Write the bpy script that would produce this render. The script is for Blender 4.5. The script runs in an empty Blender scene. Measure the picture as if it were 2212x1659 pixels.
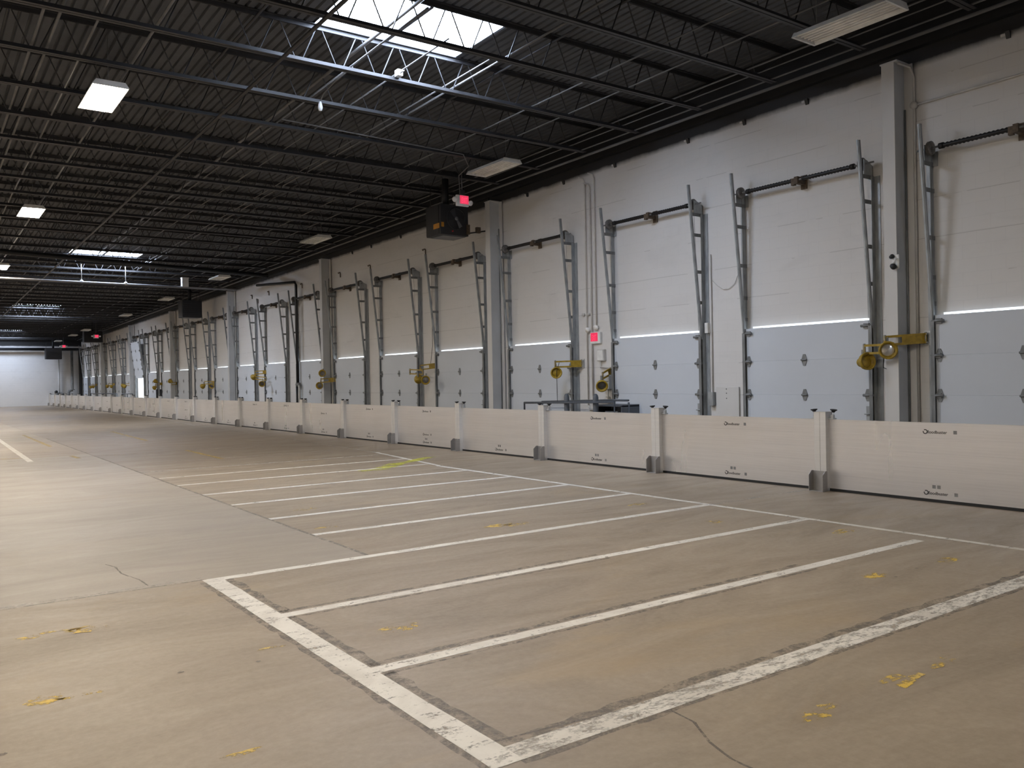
import bpy, math, random
from mathutils import Vector, Matrix
R = random.Random(7)
C = bpy.context.scene.collection
SC = bpy.context.scene

# ------------------------------------------------------------------ camera
CAMH = 1.6
YAW, PIT, ROL, FPX = 0.620750791, -0.00637743129, -0.0194508627, 1819.71015
fw = Vector((math.sin(YAW)*math.cos(PIT), math.cos(YAW)*math.cos(PIT), math.sin(PIT)))
rt = Vector((math.cos(YAW), -math.sin(YAW), 0)); up = rt.cross(fw)
rt2 = rt*math.cos(ROL)+up*math.sin(ROL); up2 = up*math.cos(ROL)-rt*math.sin(ROL)
cam = bpy.data.cameras.new('camera'); camo = bpy.data.objects.new('camera', cam); C.objects.link(camo)
cam.sensor_fit = 'HORIZONTAL'; cam.sensor_width = 36.0; cam.lens = 36.0*FPX/2212.0
cam.clip_start = 0.05; cam.clip_end = 400
M4 = Matrix((rt2, up2, -fw)).transposed().to_4x4(); M4.translation = (0, 0, CAMH)
camo.matrix_world = M4
SC.camera = camo

# ------------------------------------------------------------------ world, exposure
w = bpy.data.worlds.new('sky'); SC.world = w; w.use_nodes = True
bg = w.node_tree.nodes['Background']
bg.inputs[0].default_value = (0.82, 0.91, 1.0, 1); bg.inputs[1].default_value = 4.0
SC.view_settings.view_transform = 'Standard'; SC.view_settings.look = 'None'
SC.view_settings.exposure = 0.0; SC.view_settings.gamma = 1.0
try: SC.view_settings.use_curve_mapping = False
except Exception: pass
SC.cycles.use_denoising = True
SC.cycles.max_bounces = 8; SC.cycles.diffuse_bounces = 5
SKY_L = 41.0      # radiance of a daylit skylight panel
LAMP_L = 172.0    # radiance of a lit high-bay lamp face

# ------------------------------------------------------------------ materials
def nmat(name):
    m = bpy.data.materials.new(name); m.use_nodes = True
    nt = m.node_tree
    return m, nt, nt.nodes['Principled BSDF'], nt.nodes['Material Output']
def N(nt, t, **kw):
    n = nt.nodes.new(t)
    for k, v in kw.items(): setattr(n, k, v)
    return n
def noise(nt, vec, scale, detail=4, rough=0.55, dist=0.0):
    n = N(nt, 'ShaderNodeTexNoise'); n.inputs['Scale'].default_value = scale
    n.inputs['Detail'].default_value = detail; n.inputs['Roughness'].default_value = rough
    n.inputs['Distortion'].default_value = dist
    nt.links.new(vec, n.inputs['Vector']); return n.outputs['Fac']
def ramp(nt, fac, stops):
    r = N(nt, 'ShaderNodeValToRGB')
    e = r.color_ramp.elements
    while len(e) > 1: e.remove(e[0])
    e[0].position, e[0].color = stops[0][0], (*stops[0][1], 1)
    for p, c in stops[1:]:
        x = e.new(p); x.color = (*c, 1)
    nt.links.new(fac, r.inputs[0]); return r.outputs[0]
def mixc(nt, fac, a, b, mode='MIX'):
    n = N(nt, 'ShaderNodeMix', data_type='RGBA', blend_type=mode)
    for sock, v in ((n.inputs[0], fac), (n.inputs[6], a), (n.inputs[7], b)):
        if hasattr(v, 'links'): nt.links.new(v, sock)
        elif isinstance(v, tuple): sock.default_value = (*v, 1)
        else: sock.default_value = v
    return n.outputs[2]
def math_(nt, op, a, b=0.0, clamp=False):
    n = N(nt, 'ShaderNodeMath', operation=op); n.use_clamp = clamp
    for sock, v in ((n.inputs[0], a), (n.inputs[1], b)):
        if hasattr(v, 'links'): nt.links.new(v, sock)
        else: sock.default_value = v
    return n.outputs[0]
def pos(nt): return N(nt, 'ShaderNodeNewGeometry').outputs['Position']
def scaled(nt, vec, s):
    n = N(nt, 'ShaderNodeMapping'); n.inputs['Scale'].default_value = s
    nt.links.new(vec, n.inputs['Vector']); return n.outputs[0]

def plain(name, col, rough=0.6, metal=0.0, var=0.12, scale=6.0, stretch=(1, 1, 1)):
    """a painted or metal surface with slight uneven wear"""
    m, nt, b, o = nmat(name)
    tc = N(nt, 'ShaderNodeTexCoord').outputs['Object']
    f = noise(nt, scaled(nt, tc, stretch), scale)
    lo = tuple(c*(1-var) for c in col); hi = tuple(min(1, c*(1+var)) for c in col)
    nt.links.new(ramp(nt, f, [(0.3, lo), (0.7, hi)]), b.inputs['Base Color'])
    b.inputs['Roughness'].default_value = rough; b.inputs['Metallic'].default_value = metal
    return m
def emit(name, col, s):
    m, nt, b, o = nmat(name)
    nt.nodes.remove(b); e = N(nt, 'ShaderNodeEmission')
    e.inputs[0].default_value = (*col, 1); e.inputs[1].default_value = s
    nt.links.new(e.outputs[0], o.inputs[0]); return m

def concrete():
    m, nt, b, o = nmat('floor_concrete')
    p = pos(nt)
    big = noise(nt, scaled(nt, p, (1, 1, 1)), 0.28, 5, 0.6)
    mid = noise(nt, scaled(nt, p, (0.55, 1.7, 1)), 0.9, 8, 0.7, 1.2)
    fine = noise(nt, p, 22, 4, 0.7)
    c = ramp(nt, big, [(0.32, (0.225, 0.187, 0.143)), (0.5, (0.305, 0.258, 0.200)), (0.68, (0.36, 0.315, 0.252))])
    c = mixc(nt, 0.55, c, ramp(nt, mid, [(0.30, (0.15, 0.12, 0.092)), (0.46, (0.285, 0.24, 0.188)), (0.56, (0.33, 0.283, 0.225)), (0.74, (0.46, 0.41, 0.34))]))
    c = mixc(nt, 0.30, c, ramp(nt, fine, [(0.3, (0.20, 0.17, 0.135)), (0.7, (0.40, 0.35, 0.285))]))
    # dark specks and rust-brown stains
    sp = noise(nt, p, 3.1, 6, 0.75)
    c = mixc(nt, ramp(nt, sp, [(0.68, (0, 0, 0)), (0.75, (0.55, 0.55, 0.55))]), c, (0.16, 0.125, 0.095))
    oc = noise(nt, scaled(nt, p, (0.7, 1.6, 1)), 0.55, 5, 0.65, 0.8)
    c = mixc(nt, ramp(nt, oc, [(0.56, (0, 0, 0)), (0.72, (0.5, 0.5, 0.5))]), c, (0.37, 0.285, 0.17))
    # the bay between the joints at x 3.4 is a smoother, greyer pour
    sx = N(nt, 'ShaderNodeSeparateXYZ'); nt.links.new(p, sx.inputs[0])
    inx = math_(nt, 'LESS_THAN', sx.outputs[0], 3.42); iny = math_(nt, 'GREATER_THAN', sx.outputs[1], 7.1)
    iny2 = math_(nt, 'LESS_THAN', sx.outputs[1], 22.0)
    bay = math_(nt, 'MULTIPLY', math_(nt, 'MULTIPLY', inx, iny), iny2)
    c = mixc(nt, math_(nt, 'MULTIPLY', bay, 0.55), c, (0.35, 0.33, 0.30))
    c = mixc(nt, 1.0, c, (0.86, 0.80, 0.725), 'MULTIPLY')
    # far bays painted browner for weaker skylight; the barrier aisle carries brown dirt
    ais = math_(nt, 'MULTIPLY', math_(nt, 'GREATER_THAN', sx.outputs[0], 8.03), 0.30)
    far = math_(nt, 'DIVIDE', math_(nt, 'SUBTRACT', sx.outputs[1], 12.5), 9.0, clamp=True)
    far_shade = math_(nt, 'MULTIPLY', math_(nt, 'MULTIPLY', far, math_(nt, 'GREATER_THAN', sx.outputs[0], 3.42)), 0.42)
    dirt_shade = math_(nt, 'MULTIPLY', math_(nt, 'MAXIMUM', ais, far_shade), ramp(nt, noise(nt, p, 0.35, 4), [(0.3, (0.55,)*3), (0.7, (1.0,)*3)]))
    c = mixc(nt, dirt_shade, c, (0.145, 0.108, 0.075))
    nt.links.new(c, b.inputs['Base Color'])
    nt.links.new(ramp(nt, mid, [(0.3, (0.62,)*3), (0.7, (0.45,)*3)]), b.inputs['Roughness'])
    bp = N(nt, 'ShaderNodeBump'); bp.inputs['Strength'].default_value = 0.12; bp.inputs['Distance'].default_value = 0.01
    nt.links.new(fine, bp.inputs['Height']); nt.links.new(bp.outputs[0], b.inputs['Normal'])
    return m

def worn_paint(name, col, lo, hi, scale=9.0, soft=(0.6, 1.6, 1), dirt_shade=(0.30, 0.26, 0.21)):
    """paint or grime worn through to the slab: alpha noise between lo and hi"""
    m, nt, b, o = nmat(name)
    p = pos(nt)
    a = noise(nt, scaled(nt, p, soft), scale, 8, 0.75, 0.4)
    a2 = noise(nt, p, scale*6, 3, 0.6)
    f = math_(nt, 'ADD', math_(nt, 'MULTIPLY', a, 0.75), math_(nt, 'MULTIPLY', a2, 0.25))
    al = ramp(nt, f, [(lo, (0, 0, 0)), (hi, (1, 1, 1))])
    d = noise(nt, p, 2.2, 6, 0.7, 0.5)
    nt.links.new(mixc(nt, ramp(nt, d, [(0.42, (0.0,)*3), (0.72, (0.5,)*3)]), col, dirt_shade), b.inputs['Base Color'])
    b.inputs['Roughness'].default_value = 0.6
    nt.links.new(al, b.inputs['Alpha'])
    return m

def wall_mat(name, axis, col=(0.66, 0.64, 0.615), black=True, off=(6.33, 0.0085, 7.5)):
    """white-painted block, joints hardly showing, top band sprayed black with the roof"""
    m, nt, b, o = nmat(name)
    p = pos(nt)
    s = N(nt, 'ShaderNodeSeparateXYZ'); nt.links.new(p, s.inputs[0])
    cb = N(nt, 'ShaderNodeCombineXYZ'); nt.links.new(s.outputs[axis], cb.inputs[0]); nt.links.new(s.outputs[2], cb.inputs[1])
    br = N(nt, 'ShaderNodeTexBrick'); nt.links.new(cb.outputs[0], br.inputs['Vector'])
    br.inputs['Scale'].default_value = 1.0; br.inputs['Brick Width'].default_value = 0.406
    br.inputs['Row Height'].default_value = 0.203; br.inputs['Mortar Size'].default_value = 0.006; br.inputs['Mortar Smooth'].default_value = 0.6
    br.inputs['Color1'].default_value = (*col, 1); br.inputs['Color2'].default_value = (*[c*0.988 for c in col], 1)
    br.inputs['Mortar'].default_value = (*[c*0.95 for c in col], 1)
    d = noise(nt, scaled(nt, p, (1, 0.5, 1.4)), 1.1, 7, 0.68, 0.6)
    c = mixc(nt, ramp(nt, d, [(0.52, (0, 0, 0)), (0.8, (0.35,)*3)]), br.outputs[0], tuple(x*0.72 for x in col))
    # long hairline cracks along some courses
    wv = math_(nt, 'FRACT', math_(nt, 'ADD', math_(nt, 'DIVIDE', s.outputs[2], 0.609), math_(nt, 'MULTIPLY', noise(nt, scaled(nt, p, (0.5, 0.5, 0)), 1.5, 3), 0.05)))
    ck = math_(nt, 'MULTIPLY', math_(nt, 'LESS_THAN', wv, 0.018), math_(nt, 'GREATER_THAN', noise(nt, scaled(nt, p, (1, 1, 3)), 0.6, 4), 0.50))
    c = mixc(nt, math_(nt, 'MULTIPLY', ck, 0.30), c, (0.16, 0.14, 0.12))
    if black:
        nz = noise(nt, p, 2.5, 5, 0.6)
        zz = math_(nt, 'ADD', s.outputs[2], math_(nt, 'MULTIPLY', math_(nt, 'SUBTRACT', s.outputs[1], off[2]), off[1]))
        zz = math_(nt, 'ADD', zz, math_(nt, 'MULTIPLY', math_(nt, 'SUBTRACT', nz, 0.5), 0.09))
        t = math_(nt, 'DIVIDE', math_(nt, 'SUBTRACT', zz, off[0]-0.05), 0.11, clamp=True)
        c = mixc(nt, t, c, (0.016, 0.015, 0.015))
    nt.links.new(c, b.inputs['Base Color']); b.inputs['Roughness'].default_value = 0.7
    bp = N(nt, 'ShaderNodeBump'); bp.inputs['Strength'].default_value = 0.12; bp.inputs['Distance'].default_value = 0.003
    nt.links.new(br.outputs['Fac'], bp.inputs['Height']); bp.invert = True
    nt.links.new(bp.outputs[0], b.inputs['Normal'])
    return m

def aluminium(name, col, rough, metal=0.75, aniso=0.0):
    m, nt, b, o = nmat(name)
    tc = N(nt, 'ShaderNodeTexCoord').outputs['Object']
    f = noise(nt, scaled(nt, tc, (1, 0.25, 14)), 3.0, 5, 0.6)
    g = noise(nt, scaled(nt, pos(nt), (1, 1.1, 0.25)), 1.3, 3, 0.5)
    c = mixc(nt, 0.5, ramp(nt, f, [(0.3, tuple(x*0.88 for x in col)), (0.7, tuple(min(1, x*1.06) for x in col))]),
             ramp(nt, g, [(0.32, tuple(x*0.95 for x in col)), (0.68, tuple(min(1, x*1.04) for x in col))]))
    nt.links.new(c, b.inputs['Base Color'])
    nt.links.new(ramp(nt, g, [(0.3, (rough*0.8,)*3), (0.7, (min(1, rough*1.2),)*3)]), b.inputs['Roughness'])
    b.inputs['Metallic'].default_value = metal
    if aniso:
        b.inputs['Anisotropic'].default_value = aniso
        tg = N(nt, 'ShaderNodeTangent', direction_type='RADIAL', axis='Z'); nt.links.new(tg.outputs[0], b.inputs['Tangent'])
    return m

MT = {}
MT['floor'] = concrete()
MT['wall'] = wall_mat('white_block_paint', 1)
MT['wall_end'] = wall_mat('white_end_wall_paint', 0, col=(0.62, 0.61, 0.60), off=(5.28, 0.0, 0))
MT['plainwall'] = wall_mat('grey_block_paint', 1, off=(6.3, 0.0, 0))
MT['deck'] = plain('black_deck_paint', (0.071, 0.075, 0.083), 0.7, 0, 0.2, 2.0)
MT['joist'] = plain('black_joist_paint', (0.036, 0.035, 0.037), 0.5, 0, 0.25, 3.0)
MT['pipe'] = plain('dark_grey_pipe_paint', (0.15, 0.147, 0.145), 0.5, 0, 0.2, 3.0)
MT['mainpipe'] = plain('grey_main_pipe_paint', (0.26, 0.26, 0.27), 0.5, 0, 0.2, 3.0)
MT['black'] = plain('black_paint', (0.014, 0.014, 0.015), 0.5)
MT['rubber'] = plain('black_rubber', (0.008, 0.008, 0.008), 0.7)
MT['white'] = plain('white_enamel', (0.74, 0.735, 0.71), 0.45)
MT['conduit'] = plain('white_painted_conduit', (0.55, 0.53, 0.50), 0.6)
MT['galv'] = plain('galvanised_steel', (0.34, 0.355, 0.36), 0.5, 0.4, 0.25, 9, (1, 1, 0.4))
MT['galvd'] = plain('dull_track_steel', (0.20, 0.205, 0.205), 0.55, 0.35, 0.3, 8, (1, 1, 0.4))
MT['spring'] = plain('black_spring_steel', (0.012, 0.011, 0.011), 0.5, 0.2)
MT['drum'] = plain('cast_drum_alloy', (0.16, 0.15, 0.14), 0.55, 0.4, 0.3, 20)
MT['rust'] = plain('rusty_bracket', (0.10, 0.072, 0.048), 0.75, 0.1, 0.35, 25)
MT['door'] = plain('pale_door_enamel', (0.56, 0.59, 0.63), 0.55, 0, 0.03, 0.9)
MT['bright'] = plain('bright_zinc', (0.55, 0.56, 0.56), 0.35, 0.7, 0.2, 20)
MT['col'] = plain('grey_column_paint', (0.52, 0.525, 0.525), 0.6, 0, 0.10, 1.2)
MT['colw'] = plain('white_column_paint', (0.60, 0.585, 0.56), 0.6, 0, 0.05, 0.8)
MT['alu'] = aluminium('satin_aluminium', (0.84, 0.825, 0.82), 0.32, 0.85, 0.8)
MT['alup'] = aluminium('post_aluminium', (0.66, 0.645, 0.62), 0.40, 0.6)
MT['foot'] = aluminium('folded_steel_foot', (0.36, 0.345, 0.33), 0.45, 0.7)
MT['yellow'] = plain('safety_yellow_paint', (0.36, 0.235, 0.018), 0.5, 0, 0.25, 14)
MT['orange'] = plain('orange_sticker', (0.50, 0.22, 0.02), 0.6)
MT['lens'] = plain('lamp_lens', (0.85, 0.82, 0.76), 0.12, 0.6)
MT['ink'] = plain('black_print', (0.02, 0.02, 0.022), 0.6)
MT['greyink'] = plain('grey_label_print', (0.19, 0.185, 0.18), 0.7)
MT['rail'] = plain('blue_grey_rail_paint', (0.085, 0.095, 0.11), 0.5)
MT['heater'] = plain('heater_black_enamel', (0.022, 0.021, 0.022), 0.5)
MT['heatpan'] = plain('heater_grey_pan', (0.16, 0.16, 0.165), 0.45)
MT['alarm'] = plain('red_enamel', (0.45, 0.03, 0.03), 0.5)
MT['sky'] = emit('daylit_skylight_panel', (0.66, 0.78, 1.0), SKY_L)
MT['lamp'] = emit('lit_lamp_tubes', (1.0, 0.89, 0.74), LAMP_L)
MT['exit'] = emit('exit_letter_glow', (1.0, 0.055, 0.12), 1.5)
MT['exitbg'] = emit('exit_face_glow', (1.0, 0.06, 0.14), 0.8)
MT['tube'] = plain('unlit_tube_glass', (0.88, 0.86, 0.82), 0.25)
MT['reflector'] = plain('lamp_reflector', (0.84, 0.81, 0.77), 0.35, 0.0)
MT['paint'] = worn_paint('white_line_paint', (0.62, 0.585, 0.52), 0.36, 0.46)
MT['paintworn'] = worn_paint('worn_white_line_paint', (0.55, 0.515, 0.455), 0.40, 0.58, 7)
MT['paintfaint'] = worn_paint('faint_white_line_paint', (0.50, 0.46, 0.40), 0.44, 0.66, 6)
MT['yel'] = worn_paint('yellow_line_paint', (0.55, 0.37, 0.06), 0.42, 0.58, 6)
MT['yelblot'] = worn_paint('yellow_paint_remnant', (0.58, 0.385, 0.055), 0.49, 0.55, 5, (1.0, 1.4, 1))
MT['neon'] = worn_paint('yellow_green_spray_paint', (0.55, 0.53, 0.06), 0.40, 0.60, 3)
MT['grime'] = worn_paint('dark_grime', (0.17, 0.148, 0.122), 0.42, 0.68, 9, (1, 1, 1), (0.20, 0.175, 0.145))
MT['joint'] = worn_paint('slab_joint_dirt', (0.22, 0.19, 0.155), 0.40, 0.62, 6, (1, 1, 1), (0.25, 0.215, 0.175))
MT['paintmid'] = worn_paint('scuffed_white_line_paint', (0.60, 0.565, 0.50), 0.37, 0.53, 8)
MT['crack'] = worn_paint('slab_crack_dirt', (0.15, 0.125, 0.10), 0.36, 0.56, 9, (1, 1, 1), (0.16, 0.13, 0.10))

# ------------------------------------------------------------------ mesh builder
class MB:
    def __init__(s): s.v = []; s.f = []; s.sm = []
    def add(s, vs, fs, smooth=False):
        n = len(s.v); s.v += [tuple(v) for v in vs]
        s.f += [tuple(i+n for i in f) for f in fs]; s.sm += [smooth]*len(fs); return s
    def box(s, x0, x1, y0, y1, z0, z1):
        return s.add([(x0,y0,z0),(x1,y0,z0),(x1,y1,z0),(x0,y1,z0),(x0,y0,z1),(x1,y0,z1),(x1,y1,z1),(x0,y1,z1)],
                     [(0,3,2,1),(4,5,6,7),(0,1,5,4),(1,2,6,5),(2,3,7,6),(3,0,4,7)])
    def bar(s, p, q, w, h, upv=(0,0,1)):
        p, q = Vector(p), Vector(q); d = (q-p).normalized(); u = Vector(upv)
        if abs(d.dot(u)) > 0.98: u = Vector((1,0,0))
        a = d.cross(u).normalized(); b = a.cross(d).normalized()
        vs = [e+a*(i*w/2)+b*(j*h/2) for e in (p, q) for i, j in ((-1,-1),(1,-1),(1,1),(-1,1))]
        return s.add(vs, [(0,3,2,1),(4,5,6,7),(0,1,5,4),(1,2,6,5),(2,3,7,6),(3,0,4,7)])
    def tube(s, pts, r, n=8, cap=True):
        pts = [Vector(p) for p in pts]; vs = []; prev = None
        for i, p in enumerate(pts):
            d = (pts[min(i+1, len(pts)-1)]-pts[max(i-1, 0)]).normalized()
            u = Vector((0,0,1)) if abs(d.z) < 0.9 else Vector((1,0,0))
            a = d.cross(u).normalized()
            if prev is not None and a.dot(prev) < 0: a = -a
            prev = a; b = d.cross(a)
            vs += [p+(a*math.cos(2*math.pi*k/n)+b*math.sin(2*math.pi*k/n))*r for k in range(n)]
        fs = [(i*n+k, i*n+(k+1)%n, (i+1)*n+(k+1)%n, (i+1)*n+k) for i in range(len(pts)-1) for k in range(n)]
        s.add(vs, fs, True)
        if cap:
            m = len(s.v)-len(vs)
            s.f += [tuple(m+k for k in range(n))[::-1], tuple(m+(len(pts)-1)*n+k for k in range(n))]; s.sm += [False]*2
        return s
    def lathe(s, o, d, prof, n=16):
        """prof: (radius, distance along d)"""
        o, d = Vector(o), Vector(d).normalized()
        u = Vector((0,0,1)) if abs(d.z) < 0.9 else Vector((1,0,0))
        a = d.cross(u).normalized(); b = d.cross(a); vs = []
        for r, t in prof:
            vs += [o+d*t+(a*math.cos(2*math.pi*k/n)+b*math.sin(2*math.pi*k/n))*r for k in range(n)]
        fs = [(i*n+k, i*n+(k+1)%n, (i+1)*n+(k+1)%n, (i+1)*n+k) for i in range(len(prof)-1) for k in range(n)]
        return s.add(vs, fs, True)
    def prism(s, poly, axis, a0, a1):
        """polygon in the two other axes, extruded along axis"""
        def mk(p, a):
            return {0: (a, p[0], p[1]), 1: (p[0], a, p[1]), 2: (p[0], p[1], a)}[axis]
        n = len(poly); vs = [mk(p, a0) for p in poly]+[mk(p, a1) for p in poly]
        fs = [tuple(range(n))[::-1], tuple(range(n, 2*n))]+[(i, (i+1)%n, n+(i+1)%n, n+i) for i in range(n)]
        return s.add(vs, fs)
    def mesh(s, name, mat):
        me = bpy.data.meshes.new(name); me.from_pydata(s.v, [], s.f)
        me.polygons.foreach_set('use_smooth', s.sm); me.materials.append(mat); me.update(); return me
    def build(s, name, mat, parent=None, loc=None, bevel=0):
        o = bpy.data.objects.new(name, s.mesh(name, MT[mat] if isinstance(mat, str) else mat)); C.objects.link(o)
        if parent: o.parent = parent
        if loc: o.location = loc
        if bevel:
            b = o.modifiers.new('edge', 'BEVEL'); b.width = bevel; b.segments = 2; b.limit_method = 'ANGLE'
        return o
def tag(o, label=None, cat=None, group=None, kind=None):
    if label: o['label'] = label
    if cat: o['category'] = cat
    if group: o['group'] = group
    if kind: o['kind'] = kind
    return o
def thing(name, loc, label=None, cat=None, group=None, kind=None, rz=0):
    o = bpy.data.objects.new(name, None); C.objects.link(o); o.location = loc; o.rotation_euler[2] = rz
    o.empty_display_size = 0.1
    return tag(o, label, cat, group, kind)
def copy_tree(o, parent=None):
    c = o.copy(); C.objects.link(c)
    if parent: c.parent = parent
    for ch in list(o.children): copy_tree(ch, c)
    return c
ORD = 'first second third fourth fifth sixth seventh eighth ninth tenth eleventh twelfth thirteenth fourteenth fifteenth sixteenth seventeenth eighteenth nineteenth'.split()
def ordn(n):
    if n <= 19: return ORD[n-1]
    t = {2: 'twent', 3: 'thirt', 4: 'fort', 5: 'fift'}[n//10]
    return t+'ieth' if n % 10 == 0 else t+'y-'+ORD[n % 10-1]

# ------------------------------------------------------------------ the shell
WX, YB, XL, YF = 12.8, 85.3, -13.0, -12.0
def zd(y): return 7.25-0.0104*(y-12.0)          # underside of the roof deck, falling away from the camera
DOORS = [5.42, 8.98, 12.59, 16.56, 20.29, 23.92, 27.63, 31.30, 35.05, 38.90, 42.50, 46.20, 49.90, 53.70, 57.35, 61.00, 64.60, 68.15, 71.70, 75.55, 79.05, 82.55]
OPEN = 15
COLS = [7.12, 18.27, 29.35, 40.6, 51.7, 62.95, 73.7]
SKY = [(5.2, 7.9, y, y+1.68) for y in (-11.8, 11.05, 36.25, 59.77, 81.61)]+[(-8.6, -5.9, y, y+1.68) for y in (11.05, 36.25, 59.77)]  # left row and the one behind the viewpoint are unseen, added for light

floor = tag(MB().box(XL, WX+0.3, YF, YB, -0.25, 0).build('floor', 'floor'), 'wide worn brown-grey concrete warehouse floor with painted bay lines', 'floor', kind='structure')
mb = MB(); edges = []
for i, c in enumerate(DOORS): edges += [(c-1.17, c+1.17)]
y = YF
for a, b in edges:
    mb.box(WX, WX+0.3, y, a, 0, 7.6); mb.box(WX, WX+0.3, a, b, 2.48, 7.6); y = b
mb.box(WX, WX+0.3, y, YB+0.3, 0, 7.6)
tag(mb.build('wall_right', 'wall'), 'long white-painted block wall pierced by the row of dock doors', 'wall', kind='structure')
tag(MB().box(XL, WX, YB, YB+0.3, 0, 7.0).build('wall_back', 'wall_end'), 'plain white end wall closing the far end of the hall', 'wall', kind='structure')
tag(MB().box(XL-0.3, XL, YF, YB, 0, 7.6).build('wall_left', 'plainwall'), 'white block wall opposite the dock doors', 'wall', kind='structure')
tag(MB().box(XL, WX, YF-0.3, YF, 0, 7.6).build('wall_front', 'plainwall'), 'white block wall behind the viewpoint', 'wall', kind='structure')

# corrugated roof deck, ribs running along the hall, cut out at the skylights
def deck():
    mb = MB(); p = 0.1524; n = int((WX+0.3-XL)/p)+1
    for i in range(n):
        x = XL+i*p; prof = [(x, 0.0), (x+0.10, 0.0), (x+0.115, 0.038), (x+0.138, 0.038), (x+p, 0.0)]
        cuts = sorted([(s[2], s[3]) for s in SKY if s[0]-0.02 <= x and x+p <= s[1]+0.1])
        yy = YF-0.3; segs = []
        for a, b in cuts: segs.append((yy, a)); yy = b
        segs.append((yy, YB+0.3))
        for a, b in segs:
            vs = [(q[0], a, zd(a)+q[1]) for q in prof]+[(q[0], b, zd(b)+q[1]) for q in prof]
            mb.add(vs, [(k, k+1, 5+k+1, 5+k) for k in range(4)])
    # outer skin so that no sky shows through the flutes
    return mb
tag(deck().build('ceiling', 'deck'), 'black ribbed steel roof deck above the joists', 'ceiling', kind='structure')

# skylights: two translucent corrugated sheets each, daylight behind them
SKYL = {1: 'big bright skylight panel over the hall just in front', 2: 'bright skylight strip above the long lit sprinkler main', 3: 'bright skylight sliver beyond the second skylight',
        4: 'dotted bright skylight sliver close to the end wall', 0: 'unseen skylight added for light in the same line behind the viewpoint'}
for i, (a, b, c, d) in enumerate(SKY):
    s = thing('skylight', ((a+b)/2, (c+d)/2, zd((c+d)/2)), SKYL.get(i, 'unseen skylight added for light beside the wall opposite, number %s from the start' % ORD[max(0, i-5)]), 'skylight', 'roof skylights')
    for x0, x1 in ((a, (a+b)/2-0.03), ((a+b)/2+0.03, b)):
        mb = MB(); n = 36; vs = []
        for k in range(n+1):
            x = x0+(x1-x0)*k/n; z = 0.02*math.sin(x*2*math.pi/0.15)
            vs += [(x-(a+b)/2, c-(c+d)/2, 0.05+z), (x-(a+b)/2, d-(c+d)/2, 0.05+z)]
        mb.add(vs, [(2*k, 2*k+2, 2*k+3, 2*k+1) for k in range(n)], True)
        mb.build('translucent_sheet', 'sky', s)
    hw, hl = (b-a)/2, (d-c)/2
    mb = MB().box(-0.03, 0.03, -hl, hl, -0.01, 0.09)
    mb.box(-hw-0.05, -hw, -hl, hl, 0.0, 0.12).box(hw, hw+0.05, -hl, hl, 0.0, 0.12).box(-hw-0.05, hw+0.05, -hl-0.04, -hl, 0.04, 0.12).box(-hw-0.05, hw+0.05, hl, hl+0.04, 0.04, 0.12)
    mb.build('curb_frame', 'deck', s)

# ------------------------------------------------------------------ roof joists
PITCH = 1.68; J0 = 10.9
def make_joist():
    L0, L1 = XL+0.02, WX-0.14
    t = thing('roof_joist', (0, 0, 0))
    MB().box(L0, L1, -0.062, -0.010, -0.012, 0).box(L0, L1, 0.010, 0.062, -0.012, 0).box(L0, L1, -0.016, -0.008, -0.075, 0).box(L0, L1, 0.008, 0.016, -0.075, 0).build('top_chord', 'joist', t)
    B1 = L1-0.35
    MB().box(L0, B1, -0.062, -0.010, -0.630, -0.618).box(L0, B1, 0.010, 0.062, -0.630, -0.618).box(L0, B1, -0.016, -0.008, -0.63, -0.56).box(L0, B1, 0.008, 0.016, -0.63, -0.56).build('bottom_chord', 'joist', t)
    mb = MB(); p = 0.685; x = L0+0.2; pts = []
    while x+p < B1:
        pts += [(x+0.05, 0, -0.615), (x+p/2-0.035, 0, -0.03), (x+p/2+0.035, 0, -0.03), (x+p-0.05, 0, -0.615)]
        x += p
    mb.tube(pts+[(L1-0.02, 0, -0.05)], 0.0115, 5, False)
    mb.build('web', 'joist', t)
    return t
jo = make_joist(); first = True; ks = list(range(-5, 45))
for k in ks:
    y = J0+PITCH*k
    if y > YB-0.3: break
    o = jo if first else copy_tree(jo); first = False
    o.location = (0, y, zd(y)-0.002)
    if k < 0: lb = 'black open-web roof joist, %s on the near side of the big skylight' % ordn(-k)
    elif k == 0: lb = 'black roof joist crossing the near edge of the big bright skylight'
    elif k == 1: lb = 'roof joist with white-lit bottom chord under the big skylight'
    else: lb = 'black open-web roof joist, %s beyond the one lit by the big skylight' % ordn(k-1)
    tag(o, lb, 'roof joist', 'open-web roof joists')

# black ledger angle along the dock wall
tag(MB().add([(WX-0.12, YF, zd(YF)-0.72), (WX, YF, zd(YF)-0.72), (WX, YF, zd(YF)-0.02), (WX-0.12, YF, zd(YF)-0.02),
     (WX-0.12, YB, zd(YB)-0.72), (WX, YB, zd(YB)-0.72), (WX, YB, zd(YB)-0.02), (WX-0.12, YB, zd(YB)-0.02)],
     [(0,1,2,3),(7,6,5,4),(0,4,5,1),(1,5,6,2),(2,6,7,3),(3,7,4,0)]).build('roof_edge_beam', 'black'),
    'black edge beam carrying the joist ends along the dock wall', 'beam', kind='structure')

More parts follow.
